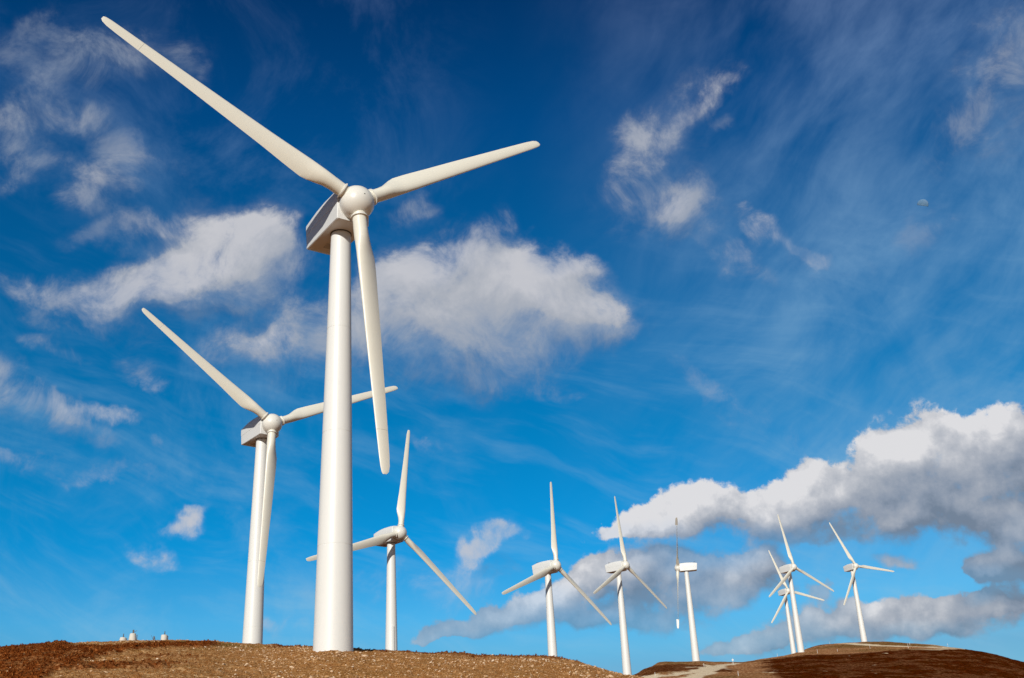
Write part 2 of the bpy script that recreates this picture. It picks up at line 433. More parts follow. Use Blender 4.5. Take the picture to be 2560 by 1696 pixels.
M_tower = paint("tower_paint", (.78, .775, .74), .38, .07, streak=True)
M_nac = paint("nacelle_paint", (.74, .745, .73), .40, .14)
M_hub = paint("hub_paint", (.80, .78, .71), .28, .08)
M_blade = paint("blade_gelcoat", (.80, .765, .655), .33, .08)
M_bdull = paint("blade_tip_paint", (.78, .765, .70), .4, .06)
M_seam = paint("seam_sealant", (.50, .50, .47), .6, .2)
M_dark = paint("dark_steel", (.05, .055, .06), .5, .2)
M_conc = paint("white_concrete", (.66, .63, .56), .85, .35, .2)
M_rust = paint("weathered_steel", (.10, .10, .10), .6, .4)
M_post = paint("white_post_paint", (.75, .74, .70), .5, .2)

# ------------------------------------------------------------------ terrain
def vnoise(x, y, seed=0):
    xi = np.floor(x).astype(np.int64); yi = np.floor(y).astype(np.int64)
    fx = x-xi; fy = y-yi
    fx = fx*fx*fx*(fx*(fx*6-15)+10); fy = fy*fy*fy*(fy*(fy*6-15)+10)
    def h(a, b):
        n = (a*374761393 + b*668265263 + seed*2147483647) & 0xffffffff
        n = ((n ^ (n >> 13))*1274126177) & 0xffffffff
        n = (n ^ (n >> 16)) & 0xffffffff
        return n/4294967295.0
    a = h(xi, yi)*(1-fx)+h(xi+1, yi)*fx
    b = h(xi, yi+1)*(1-fx)+h(xi+1, yi+1)*fx
    return a*(1-fy)+b*fy

def fbm(x, y, wl, octv=4, seed=0, gain=.5):
    s = 0; a = 1; t = 0
    for o in range(octv):
        s = s+a*(vnoise(x/wl+17.3*o, y/wl-9.1*o, seed+o)-.5); t += a; a *= gain; wl /= 2.03
    return s/t*2        # about -1..1

def tan_e(x, y):
    v = ray(x, y); return math.degrees(math.atan2(v[0], v[1])), v[2]/math.hypot(v[0], v[1])

# control columns: azimuth, then (distance, height) knots from the camera outwards
COL = []
def col(a, ec, rc, far):
    """ec: slope of the near crest seen from the camera, rc its distance; far: knots beyond it"""
    ec -= .0042 + .0008*(a < -12); z = ec*rc
    k = [(3, -1.68), (22, .055*22*max(ec/.15, 0)-.3), (44, 44*(ec-.030)), (rc*.80, rc*.80*(ec-.0012)), (rc, z), (rc*1.16, z*1.03)] + far
    COL.append((a, k))
def near_far(z1, z2, z3):      # far knots where the near hill hides everything behind it
    return [(130, z1), (178, z1*.98), (230, z2), (288, z3), (320, z3), (360, z3), (400, z3*.95), (450, z3*.9), (500, z3*.8), (620, z3*.4), (900, -20), (6000, -60)]
flat = [(130, -2), (178, -3), (230, -4), (288, -5), (320, -5), (360, -6), (400, -7), (450, -8), (500, -9), (620, -12), (900, -30), (6000, -60)]
for a in (-180, -140, -100):
    COL.append((a, [(3, -1.68), (22, -1.8), (44, -2), (60, -2), (75, -2), (87, -2)]+flat))
col(-60, .09, 90, near_far(7, 5, 3)); col(-40, .128, 92, near_far(10, 8, 6))
col(-30, .139, 94, near_far(12, 10, 8))
for a, e_, rc in ((-25.27,.1478,95),(-23.2,.1525,95),(-20.4,.1545,96),(-17.8,.1559,97),(-14.4,.1532,96)):
    col(a, e_, rc, near_far(13.9, 13.5, 13))
col(-12.4, .1503, 88, near_far(13.5, 14, 14)); col(-10.9, .1478, 80, near_far(13.2, 14, 15))
col(-9.6, .1462, 75, near_far(13, 14.5, 16))
col(-8.5, .1436, 74, near_far(12.8, 15, 17)); col(-6.5, .1415, 74, [(130,12.6),(178,15.4),(230,17),(288,18),(320,19),(360,20),(400,21),(450,21),(500,20),(620,10),(900,-10),(6000,-60)])
col(-2.4, .1353, 74, [(130,11.8),(178,15.2),(230,18.6),(288,22),(320,24),(360,25),(400,26),(450,26),(500,25),(620,15),(900,-10),(6000,-60)])
col(1.2, .1306, 74, [(130,10.6),(178,14.6),(230,20.2),(288,26),(320,28),(360,30),(400,31),(450,31),(500,28),(620,15),(900,-10),(6000,-60)])
col(2.4, .1271, 73, [(130,10.2),(178,14.4),(230,20.4),(288,28),(320,30),(360,32),(400,33),(450,33),(500,30),(620,15),(900,-10),(6000,-60)])
col(3.6, .1205, 72, [(130,9.8),(178,14.4),(230,20.8),(288,30),(320,31),(360,32),(400,33),(450,33),(500,30),(620,15),(900,-10),(6000,-60)])
col(4.8, .1136, 70, [(130,9.4),(178,14.4),(230,21.4),(288,31.5),(320,32),(360,33),(400,33),(450,33),(500,30),(620,15),(900,-10),(6000,-60)])
col(5.4, .1108, 68, [(130,9.2),(178,14.6),(230,22.2),(288,.1128*288),(320,33.5),(360,34),(400,34),(450,34),(500,30),(620,15),(900,-10),(6000,-60)])
col(5.9, .108, 66, [(130,9.0),(178,14.8),(230,23.2),(288,.1168*288),(320,35.6),(360,36),(400,36),(450,35),(500,30),(620,15),(900,-10),(6000,-60)])
col(6.6, .102, 64, [(130,8.6),(178,15.2),(230,24.2),(288,.1192*288),(320,.1212*320),(360,41.6),(400,42),(450,37),(500,32),(620,15),(900,-10),(6000,-60)])
col(8.4, .092, 60, [(130,8.2),(178,15.0),(230,24.0),(288,.1168*288),(320,.1190*320),(360,42.9),(400,44),(450,42),(500,38),(620,20),(900,-10),(6000,-60)])
col(9.6, .088, 60, [(130,8.0),(178,14.8),(230,23.8),(288,.1132*288),(320,.1163*320),(360,42.4),(400,44),(450,44),(500,42),(620,20),(900,-10),(6000,-60)])
col(10.5, .085, 60, [(130,8.0),(178,14.8),(230,23.8),(288,.1110*288),(320,.1146*320),(360,.1166*360),(400,45),(450,48),(500,46),(620,20),(900,-10),(6000,-60)])
col(11.5, .083, 60, [(130,8.0),(178,14.6),(230,23.6),(288,.1105*288),(320,.1140*320),(360,.1180*360),(400,46.6),(450,51),(500,52),(620,20),(900,-10),(6000,-60)])
col(12.7, .081, 60, [(130,8.0),(178,14.4),(230,23.2),(288,.1098*288),(320,.1140*320),(360,.1183*360),(400,47.8),(450,52),(500,57),(620,30),(900,-10),(6000,-60)])
col(13.5, .080, 60, [(130,8.0),(178,14.2),(230,23.0),(288,.1090*288),(320,.1135*320),(360,.1184*360),(400,.1212*400),(450,.1217*450),(500,58),(620,30),(900,-10),(6000,-60)])
col(14.6, .079, 60, [(130,8.0),(178,14.0),(230,22.6),(288,.1075*288),(320,.1120*320),(360,.1172*360),(400,.1213*400),(450,.1258*450),(500,60),(620,30),(900,-10),(6000,-60)])
col(16.5, .077, 60, [(130,7.8),(178,13.6),(230,22.0),(288,.1050*288),(320,.1095*320),(360,.1156*360),(400,.1190*400),(450,.1253*450),(500,60),(620,30),(900,-10),(6000,-60)])
col(18.3, .074, 60, [(130,7.6),(178,13.2),(230,21.2),(288,.1020*288),(320,.1075*320),(360,.1140*360),(400,.1172*400),(450,.1221*450),(500,59),(620,30),(900,-10),(6000,-60)])
col(20.8, .068, 60, [(130,7.2),(178,12.2),(230,19.8),(288,.0960*288),(320,.1015*320),(360,.1080*360),(400,.1113*400),(450,.1129*450),(500,54),(620,26),(900,-10),(6000,-60)])
col(22.2, .064, 60, [(130,6.8),(178,11.6),(230,18.8),(288,.0915*288),(320,.0970*320),(360,.1030*360),(400,.1053*400),(450,.1040*450),(500,46),(620,24),(900,-10),(6000,-60)])
col(23.5, .060, 60, [(130,6.4),(178,11.0),(230,17.8),(288,.0865*288),(320,.0910*320),(360,.0955*360),(400,.0970*400),(450,.0945*450),(500,40),(620,20),(900,-10),(6000,-60)])
col(30, .045, 60, [(130,4.8),(178,8.4),(230,13.8),(288,.065*288),(320,.068*320),(360,25),(400,25),(450,24),(500,20),(620,10),(900,-15),(6000,-60)])
col(45, .02, 60, [(130,2),(178,4),(230,6),(288,9),(320,10),(360,10),(400,10),(450,9),(500,7),(620,2),(900,-20),(6000,-60)])
for a in (90, 140, 180):
    COL.append((a, [(3, -1.68), (22, -1.8), (44, -2), (60, -2), (75, -2), (87, -2)]+flat))

CA = np.array([c[0] for c in COL], float)
CRr = np.array([[k[0] for k in c[1]] for c in COL], float)
CZ = np.array([[k[1] for k in c[1]] for c in COL], float)

def hermite(xk, yk, x):
    """monotone cubic through knots, one curve"""
    h = np.diff(xk); d = np.diff(yk)/h
    mm = np.zeros_like(yk); mm[1:-1] = np.where(d[:-1]*d[1:] > 0, 2*d[:-1]*d[1:]/(d[:-1]+d[1:]+1e-12), 0)
    mm[0] = d[0]; mm[-1] = d[-1]
    i = np.clip(np.searchsorted(xk, x)-1, 0, len(xk)-2)
    t = np.clip((x-xk[i])/h[i], 0, 1)
    return ((1+2*t)*(1-t)**2*yk[i]+t*(1-t)**2*h[i]*mm[i]+t*t*(3-2*t)*yk[i+1]+t*t*(t-1)*h[i]*mm[i+1])

NK = CRr.shape[1]
def base_grid(A, Rr):
    """height on the outer product grid of azimuths (deg) and distances"""
    rk = np.stack([hermite(CA, CRr[:, k], A) for k in range(NK)], 1)
    zk = np.stack([hermite(CA, CZ[:, k], A) for k in range(NK)], 1)
    Z = np.empty((len(A), len(Rr)))
    for i in range(len(A)):
        Z[i] = hermite(rk[i], zk[i], Rr)
    return Z

TAB_A = np.concatenate([np.arange(-180, -34, 3.0), np.arange(-34, 34, .1), np.arange(34, 180.1, 3.0)])
TAB_R = np.concatenate([np.arange(3, 40, 1.0), np.arange(40, 110, .5), np.arange(110, 620, 2.0), np.array([620, 800, 1200, 2500, 6000.])])
TAB_Z = base_grid(TAB_A, TAB_R)
def base_z(x, y):
    a = np.degrees(np.arctan2(x, y)); r = np.clip(np.hypot(x, y), 3, 5999)
    i = np.clip(np.searchsorted(TAB_A, a)-1, 0, len(TAB_A)-2); j = np.clip(np.searchsorted(TAB_R, r)-1, 0, len(TAB_R)-2)
    u = (a-TAB_A[i])/(TAB_A[i+1]-TAB_A[i]); v = (r-TAB_R[j])/(TAB_R[j+1]-TAB_R[j])
    return (TAB_Z[i, j]*(1-u)+TAB_Z[i+1, j]*u)*(1-v)+(TAB_Z[i, j+1]*(1-u)+TAB_Z[i+1, j+1]*u)*v

def hit(x, y, rmin=35.0, rmax=600.0):
    """where the line of sight through a pixel of the photograph meets the ground"""
    v = ray(x, y); t = v[2]/math.hypot(v[0], v[1]); a = math.atan2(v[0], v[1])
    rr = np.arange(rmin, rmax, .25); zz = base_z(rr*math.sin(a), rr*math.cos(a))
    k = np.nonzero(zz >= rr*t)[0]
    if len(k): r = rr[k[0]]
    else: r = rr[np.argmax(zz/rr)]
    return np.array([r*math.sin(a), r*math.cos(a)])

def seg_dist(X, Y, pts, wid):
    """smallest (distance / half width) to a polyline whose half width varies"""
    best = np.full(X.shape, 1e9)
    for (p, q, w0, w1) in zip(pts[:-1], pts[1:], wid[:-1], wid[1:]):
        d = q-p; L = d@d+1e-9
        t = np.clip(((X-p[0])*d[0]+(Y-p[1])*d[1])/L, 0, 1)
        dd = np.hypot(X-p[0]-t*d[0], Y-p[1]-t*d[1])/(w0+(w1-w0)*t)
        best = np.minimum(best, dd)
    return best

def ell(X, Y, c, rx, ry, ang):
    """elliptic patch of ground cover, axes in metres"""
    ca, sa = math.cos(R(ang)), math.sin(R(ang))
    dx, dy = X-c[0], Y-c[1]
    return np.hypot((dx*ca+dy*sa)/rx, (-dx*sa+dy*ca)/ry)

def sm(x, a, b):
    t = np.clip((x-a)/(b-a), 0, 1); return t*t*(3-2*t)

# --- near hill cover:  R heather, G green-brown grass, B gravel (rest: dry tan grass)
def polar(X, Y): return np.degrees(np.arctan2(X, Y)), np.hypot(X, Y)
def near_cover(X, Y):
    a, r = polar(X, Y)
    w1 = fbm(X, Y, 9, 4, 3); w2 = fbm(X, Y, 2.2, 4, 8); w3 = fbm(X, Y, 1.0, 3, 21)
    # dark heather covers the left flank, reaches right along the brow below the crest
    edge_r = np.interp(a, [-40, -27, -24, -22.3, -21, -19.5, -17.8, -16, -15, -13.8], [200, 200, 140, 84, 80.5, 82.5, 84.5, 86.5, 84, 76])
    edge_l = np.interp(a, [-40, -25.5, -23.3, -22, -21, -19.5, -17.8, -16.2, -15, -13.8], [20, 20, 43, 54, 62, 70, 73.5, 77.5, 83, 84])
    h = sm((edge_r-r)+w1*3+w2*2, -1.2, 1.2)*sm((r-edge_l)+w1*5+w2*3, -2.0, 2.0)
    b1 = sm(ell(X, Y, hit(265, 1674), 3.6, 1.6, 20)+w2*.6, 1.15, .75)
    b2 = sm(ell(X, Y, hit(330, 1664), 3.2, 1.0, 15)+w2*.5, 1.15, .75)
    b3 = sm(ell(X, Y, hit(440, 1640), 2.5, 1.2, 15)+w2*.5, 1.1, .7)
    h = np.maximum(np.maximum(h, b1*.9), np.maximum(b2*.8, b3*.5))
    # heather fringe on the crest beside and behind the big tower
    fr = sm(r-np.interp(a, [-14, -11, -9, -6, 4], [80, 73, 68, 66, 67])+w2*3, 0, 1.5)*sm(a, -13.5, -12.4)*sm(-a, -3.5, -1.5)
    h = np.maximum(h, fr*.7)
    h = h*(.72+.28*sm(w3+w2*.5, -.35, .1))
    g = sm(w1*.8+w2*.7, .10, .5)*.6
    g = np.maximum(g, sm(ell(X, Y, hit(500, 1612), 5, 4, 0)+w2*.4, 1.2, .6))
    # stony ground around the big tower and to its right
    gv = sm(a+w1*5, -18, -11)*(.65+.35*sm(w2, -.3, .3))
    gv = np.maximum(gv, sm(r-(edge_r+1)+w2*2, 0, 2)*.6)
    gv = np.maximum(gv, sm(ell(X, Y, hit(240, 1652), 2.4, 1.6, 0)+w2*.5, 1.1, .6)*.9)
    return h, g*(1-h), gv*(1-h*.85)

TRACK_MAIN = [(1690,1712,2.1),(1722,1697,1.9),(1745,1687,1.7),(1768,1678,1.5),(1790,1669,1.3),(1812,1662,1.2),(1834,1658.5,1.1),(1844,1658,1.0)]
TRACK_LEFT = [(1600,1693,1.5),(1640,1692,1.8),(1680,1687,1.6),(1710,1682,1.4),(1740,1677,1.4),(1765,1671,1.4),(1795,1665,1.4)]
TRACK_SPUR = [(1762,1661,.8),(1768,1665,.8),(1778,1668,.8)]
TRACK_TOP = [(2046,1612.5,1.6),(2075,1610.5,1.8),(2110,1609,1.8),(2150,1611,1.8),(2200,1614,1.8),(2260,1616,1.8),(2320,1618,1.6),(2370,1620,1.5),(2420,1625.5,1.2)]
def poly(tr): return [hit(x, y, 150) for x, y, w in tr], [w for x, y, w in tr]
TP = [poly(t) for t in (TRACK_MAIN, TRACK_LEFT, TRACK_SPUR, TRACK_TOP)]
DITCH = poly([(2135,1625,.9),(2180,1623.5,.9),(2230,1621.5,.9),(2290,1619,.7)])
PATCHES = [(hit(1724, 1667, 150), 1.8, 2.2), (hit(1690, 1677, 150), 2.2, 2.2), (hit(1815, 1673, 150), 1.6, 2.6)]
def far_cover(X, Y):
    a, r = polar(X, Y)
    w1 = fbm(X, Y, 34, 4, 31); w2 = fbm(X, Y, 8, 4, 37); w3 = fbm(X, Y, 2.6, 3, 41)
    wx = X+w2*1.2; wy = Y+w3*2.5
    tr = np.full(X.shape, 9.0)
    for p, w in TP: tr = np.minimum(tr, seg_dist(wx, wy, p, w))
    # heather: the whole right hill face, the left end and brow of the middle rise
    face = sm(a+w2*1.3-np.interp(r, [150, 230, 300, 380, 460], [11.0, 12.0, 11.3, 12.0, 14.5]), -.5, .8)
    brow = np.interp(a, [10, 12, 13.5, 15, 17, 19.5, 21, 22], [345, 352, 362, 364, 372, 388, 420, 600])
    face = face*sm(brow-r+w2*4, -3, 3)
    mid = sm(-(a-10.2)+w2, -.4, .4)*np.maximum(sm(r-258+w2*9+w1*10, 0, 10)*sm(292-r, -2, 3), sm(6.1-a+w3*.4, -.3, .3))
    h = np.maximum(face, mid*.85)
    h = h*(.80+.2*sm(w3+w2, -.5, .2))
    g = sm(w2+w1, -.3, .4)*.7
    g = np.maximum(g*(1-face), sm(ell(X, Y, hit(2260, 1611, 150), 40, 14, 0), 1.1, .6)*.8)
    g = np.maximum(g, .35*sm(w1+w2*.5, .15, .6)*face)
    gv = sm(tr+w3*.35+w2*.3, 1.6, .8)
    for c, rx, ry in PATCHES: gv = np.maximum(gv, .7*sm(ell(X, Y, c, rx, ry, 0)+w3*.6+w2*.3, 1.1, .6))
    gv = np.maximum(gv, sm(a+w2, 18.8, 20.4)*sm(r-brow+w2*4+w3*6, 0, 6)*.6)
    # a scatter of pale stones on the dark face
    for c, rx, ry in ((hit(2110, 1664, 150), 15, 6), (hit(2190, 1680, 150), 14, 6), (hit(2175, 1638, 150), 14, 9), (hit(1900, 1680, 150), 8, 14)):
        gv = np.maximum(gv, sm(ell(X, Y, c, rx, ry, -10), 1.0, .5)*sm(w3+w2*.4, .52, .62))
    h = h*(1-gv)
    dt = sm(seg_dist(X, Y, *DITCH), 1.6, .8)
    return np.maximum(h, dt), g*(1-h), gv*(1-dt), tr

BIG_TOWERS_NEAR = [(-11.07, 64.01), (-29.09, 118.59)]
def near_height(X, Y, h, gv):
    a, r = polar(X, Y)
    z = base_z(X, Y)
    amp = sm(r, 20, 36)*sm(r, 150, 120)
    n = fbm(X, Y, 6.0, 3, 51)*.10 + fbm(X, Y, 1.6, 3, 55)*(.05+.07*h)
    hum = np.abs(fbm(X, Y, .62, 3, 61))
    n = n + (0.24*(1-hum*2.2))*h*.9 + fbm(X, Y, .45, 3, 66)*(.09*(1-h))
    return z + n*amp

def ground_material(name, far=False):
    mt = bpy.data.materials.new(name); mt.use_nodes = True
    t = mt.node_tree; b = NB(t); bs = t.nodes['Principled BSDF']
    ac = t.nodes.new('ShaderNodeAttribute'); ac.attribute_name = 'cover'
    sp = t.nodes.new('ShaderNodeSeparateColor'); t.links.new(ac.outputs['Color'], sp.inputs[0])
    H_, G_, V_ = sp.outputs[0], sp.outputs[1], sp.outputs[2]
    g = t.nodes.new('ShaderNodeTexCoord').outputs['Object']
    k = .30 if far else 1.0
    n1 = b.noise(g, 1.1*k, 5, .6); n2 = b.noise(g, 5.5*k, 6, .7); n3 = b.noise(g, 14.0*k, 4, .7)
    tan_ = b.ramp(n2, [(.34, (.11, .042, .013)), (.43, (.27, .120, .038)), (.51, (.46, .24, .092)), (.60, (.68, .43, .21)), (.72, (.85, .67, .41))])
    tan_ = b.mix(b.rng(n1, .42, .60, 0, .55), tan_, (.34, .13, .032, 1))
    grass = b.ramp(n2, [(.36, (.055, .030, .006)), (.48, (.16, .105, .026)), (.6, (.30, .22, .07)), (.72, (.45, .34, .13))])
    heath = b.ramp(n2, [(.36, (.018, .002, .0005)), (.44, (.090, .020, .004)), (.53, (.20, .050, .010)), (.62, (.34, .11, .026)), (.74, (.50, .24, .08))])  # darkest stops paint in the shade of the gaps between heather clumps
    grav = b.ramp(n3, [(.36, (.07, .018, .004)), (.46, (.27, .095, .020)), (.56, (.50, .23, .065)), (.66, (.80, .55, .30)), (.76, (.90, .78, .60))])
    if far:
        grass = b.ramp(n2, [(.36, (.10, .042, .012)), (.48, (.17, .085, .025)), (.6, (.28, .17, .055))])
        tan_ = b.ramp(n2, [(.36, (.11, .034, .010)), (.46, (.30, .115, .040)), (.55, (.52, .26, .115)), (.68, (.78, .52, .30))])
        heath = b.mix(b.rng(n1, .4, .62, 0, .6), b.ramp(n2, [(.36, (.020, .002, .0003)), (.46, (.062, .0095, .0010)), (.58, (.105, .018, .002)), (.72, (.18, .045, .008))]), (.070, .019, .0015, 1))
        grav = b.ramp(n3, [(.36, (.74, .54, .31)), (.5, (.88, .70, .46)), (.66, (.93, .80, .60))])
    c = b.mix(G_, tan_, grass)
    c = b.mix(b.math('MULTIPLY', V_, b.rng(n3, .38, .58, .35 if not far else .8, 1.0)), c, grav)
    c = b.mix(H_, c, heath)
    t.links.new(c, bs.inputs['Base Color'])
    bs.inputs['Roughness'].default_value = .95
    bs.inputs['Specular IOR Level'].default_value = 0
    bp = t.nodes.new('ShaderNodeBump'); bp.inputs['Strength'].default_value = .8; bp.inputs['Distance'].default_value = .06/k
    t.links.new(b.math('ADD', n2, b.math('MULTIPLY', n3, .6)), bp.inputs['Height']); t.links.new(bp.outputs[0], bs.inputs['Normal'])
    return mt

M_ground = ground_material("moor_ground")
M_hill = ground_material("far_moor", True)

def grid_faces(na, nr):
    i, j = np.meshgrid(np.arange(na-1), np.arange(nr-1), indexing='ij')
    o = i*nr+j
    return np.stack([o.ravel(), (o+nr).ravel(), (o+nr+1).ravel(), (o+1).ravel()], 1)[:, ::-1]

AF = np.concatenate([np.arange(-180, -33, 3.0), np.arange(-33, 12, .07), np.arange(12, 33, .4), np.arange(33, 180, 3.0), [180.0]])
RN = np.concatenate([np.arange(3, 38, 1.0), np.arange(38, 46, .25), np.arange(46, 82, .13), np.arange(82, 104, .22), np.arange(104, 140.01, 1.5), [141.0]])
A2, R2 = np.meshgrid(AF, RN, indexing='ij')
X2 = R2*np.sin(np.radians(A2)); Y2 = R2*np.cos(np.radians(A2))
h, g, gv = near_cover(X2, Y2)
Z2 = near_height(X2, Y2, h, gv)
V = np.stack([X2, Y2, Z2], -1).reshape(-1, 3)
cov = np.stack([h, g, gv, np.ones_like(h)], -1).reshape(-1, 4)
Fn = grid_faces(len(AF), len(RN))
# close the hole under the camera
c0 = len(V); V = np.vstack([V, [[0, 0, -1.68]]]); cov = np.vstack([cov, [[0, .5, .3, 1]]])
ring = np.arange(len(AF))*len(RN)
cap = np.stack([ring[:-1], np.full(len(AF)-1, c0), np.full(len(AF)-1, c0), ring[1:]], 1)
ground = np_mesh("ground", V, Fn, [M_ground], {'cover': cov})
capo = bmesh.new(); capo.from_mesh(ground.data); capo.verts.ensure_lookup_table()
for q in range(len(AF)-1):
    try: capo.faces.new((capo.verts[c0], capo.verts[int(ring[q+1])], capo.verts[int(ring[q])]))
    except ValueError: pass
capo.to_mesh(ground.data); capo.free()
tag(ground, kind='structure')

# far terrain
AH = np.concatenate([np.arange(-180, -33, 3.0), np.arange(-33, 4.5, .5), np.arange(4.5, 26.5, .055), np.arange(26.5, 33, .3), np.arange(33, 180, 3.0), [180.0]])
RH = np.concatenate([np.arange(140.5, 200, 1.5), np.arange(200, 470, .8), np.arange(470, 640, 4.0), np.geomspace(640, 6000, 30)])
A2, R2 = np.meshgrid(AH, RH, indexing='ij')
X2 = R2*np.sin(np.radians(A2)); Y2 = R2*np.cos(np.radians(A2))
h, g, gv, tr = far_cover(X2, Y2)
amp = sm(R2, 141, 160)
Z2 = base_z(X2, Y2) - .05 + amp*(sm(tr, .8, 2.0)*(fbm(X2, Y2, 9, 3, 71)*.25 + fbm(X2, Y2, 2.4, 3, 75)*(.10+.22*h)) - .10*sm(tr, 1.6, .8) - .8*sm(seg_dist(X2, Y2, *DITCH), 1.8, .8))
V = np.stack([X2, Y2, Z2], -1).reshape(-1, 3)
cov = np.stack([h, g, gv, np.ones_like(h)], -1).reshape(-1, 4)
Fh = grid_faces(len(AH), len(RH))
trv = tr.reshape(-1)
ont = (trv[Fh] < 1.0).sum(1) >= 3
hills = np_mesh("hills", V, Fh[~ont], [M_hill], {'cover': cov}); tag(hills, kind='structure')
used, inv = np.unique(Fh[ont], return_inverse=True)
track = np_mesh("dirt_track", V[used], inv.reshape(-1, 4), [M_hill], {'cover': cov[used]}); tag(track, kind='structure')

def surf_near(x, y):
    x = np.atleast_1d(np.asarray(x, float)); y = np.atleast_1d(np.asarray(y, float))
    h, g, gv = near_cover(x, y)
    return near_height(x, y, h, gv), h, g, gv

# --- loose stones, heather and grass tufts on the near hill
def icos():
    bm = bmesh.new(); bmesh.ops.create_icosphere(bm, subdivisions=1, radius=1.0)
    v = np.array([p.co[:] for p in bm.verts]); f = np.array([[q.index for q in fc.verts] for fc in bm.faces]); bm.free()
    return v, f

def stuff_material(name, stops, rough=.9):
    mt = bpy.data.materials.new(name); mt.use_nodes = True
    t = mt.node_tree; b = NB(t); bs = t.nodes['Principled BSDF']
    gm = t.nodes.new('ShaderNodeNewGeometry')
    n = b.noise(t.nodes.new('ShaderNodeTexCoord').outputs['Object'], 9, 3, .6)
    f = b.math('ADD', b.math('MULTIPLY', gm.outputs['Random Per Island'], .75), b.math('MULTIPLY', n, .3), clamp=True)
    t.links.new(b.ramp(f, stops), bs.inputs['Base Color'])
    bs.inputs['Roughness'].default_value = rough; bs.inputs['Specular IOR Level'].default_value = 0
    return mt
M_stone = stuff_material("pale_stone", [(0, (.28, .13, .05)), (.4, (.48, .28, .13)), (.78, (.70, .50, .32)), (1, (.90, .80, .64))])
M_heath = stuff_material("heather_twigs", [(0, (.035, .005, .001)), (.4, (.15, .035, .007)), (.75, (.28, .080, .017)), (1, (.48, .21, .06))])
M_grass = stuff_material("dry_grass", [(0, (.14, .050, .014)), (.4, (.34, .15, .044)), (.75, (.58, .32, .12)), (1, (.84, .60, .32))])

def scatter_pts(n, a0, a1, r0, r1):
    a = np.radians(rng.uniform(a0, a1, n)); r = np.sqrt(rng.uniform(r0**2, r1**2, n))
    return r*np.sin(a), r*np.cos(a)

def merge(vb, fb_, M, T):
    """instances of one template: M (n,3,3) matrices, T (n,3) places"""
    v = np.einsum('nij,kj->nki', M, vb)+T[:, None, :]
    f = fb_[None]+(np.arange(len(T))*len(vb))[:, None, None]
    return v.reshape(-1, 3), f.reshape(-1, fb_.shape[1])

x, y = scatter_pts(75000, -27, 8.5, 40, 100)
z, h, g, gv = surf_near(x, y)
keep = rng.random(len(x)) < np.clip(gv*1.0-.12, .015, 1)*(.35+.65*sm(fbm(x, y, 3.0, 3, 91), -.2, .5))
x, y, z = x[keep], y[keep], z[keep]
n = len(x)
s = .018+.045*rng.random(n)**2.2+.07*(rng.random(n) < .03)*rng.random(n)
ang = rng.uniform(0, 6.28, n); ca, sa = np.cos(ang), np.sin(ang)
Mx = np.zeros((n, 3, 3))
fx = s*rng.uniform(.9, 1.9, n); fy = s*rng.uniform(.7, 1.2, n); fz = s*rng.uniform(.45, .9, n)
Mx[:, 0, 0] = ca*fx; Mx[:, 0, 1] = -sa*fy; Mx[:, 1, 0] = sa*fx; Mx[:, 1, 1] = ca*fy; Mx[:, 2, 2] = fz
Mx[:, 2, 0] = rng.uniform(-.4, .4, n)*s; Mx[:, 0, 2] = rng.uniform(-.4, .4, n)*s
iv, iff = icos()
v, f = merge(iv, iff, Mx, np.stack([x, y, z+fz*.35], 1))
v += rng.normal(0, .008, v.shape)
tag(np_mesh("gravel", v, f, [M_stone], smooth=False), 'pale loose stones scattered over the brown hillside', 'gravel', kind='stuff')

def tuft(nb, w, spread):
    v = []; f = []
    for k in range(nb):
        t = 2*math.pi*(k+random.random()*.6)/nb; d = spread*(.4+.6*random.random()); hh = .55+.45*random.random()
        c = np.array([math.cos(t), math.sin(t)]); p = np.array([-c[1], c[0]])*w
        b0 = c*.15
        o = len(v)
        v += [(*(b0-p), -.1), (*(b0+p), -.1), (*(c*d*.6+p*.8), hh*.7), (*(c*d*.6-p*.8), hh*.7), (*(c*d), hh)]
        f += [(o, o+1, o+2), (o, o+2, o+3), (o+3, o+2, o+4)]
    return np.array(v), np.array(f)

def tufts(name, count, box, prob, hmin, hmax, wid, mat, label, cat, nb=7, w=.16, spread=.9):
    x, y = scatter_pts(count, *box)
    z, h, g, gv = surf_near(x, y)
    keep = rng.random(len(x)) < prob(x, y, h, g, gv)
    x, y, z = x[keep], y[keep], z[keep]; n = len(x)
    vs = []; fs = []; off = 0
    var = [tuft(nb, w, spread) for _ in range(6)]
    pick = rng.integers(0, 6, n)
    for q in range(6):
        mk = pick == q; m_ = mk.sum()
        ang = rng.uniform(0, 6.28, m_); hh = rng.uniform(hmin, hmax, m_)*rng.uniform(.7, 1.2, m_); ww = hh*wid
        M_ = np.zeros((m_, 3, 3)); M_[:, 0, 0] = np.cos(ang)*ww; M_[:, 0, 1] = -np.sin(ang)*ww; M_[:, 1, 0] = np.sin(ang)*ww; M_[:, 1, 1] = np.cos(ang)*ww; M_[:, 2, 2] = hh
        v, f = merge(*var[q], M_, np.stack([x[mk], y[mk], z[mk]-.01], 1))
        vs.append(v); fs.append(f+off); off += len(v)
    o = np_mesh(name, np.vstack(vs), np.vstack(fs), [mat], smooth=False)
    return tag(o, label, cat, kind='stuff')
tufts("heather", 42000, (-28, 3, 40, 100), lambda x, y, h, g, gv: np.clip(h*1.1-.2, 0, 1), .05, .13, 1.2, M_heath, 'dark reddish heather clumps on the left flank of the hill', 'heather')
tufts("grass", 90000, (-28, 8, 42, 98), lambda x, y, h, g, gv: np.clip((1-h)*.9-.25*gv, 0, 1), .02, .065, 1.9, M_grass, 'short dry straw coloured grass between the stones', 'grass', nb=6, w=.12)

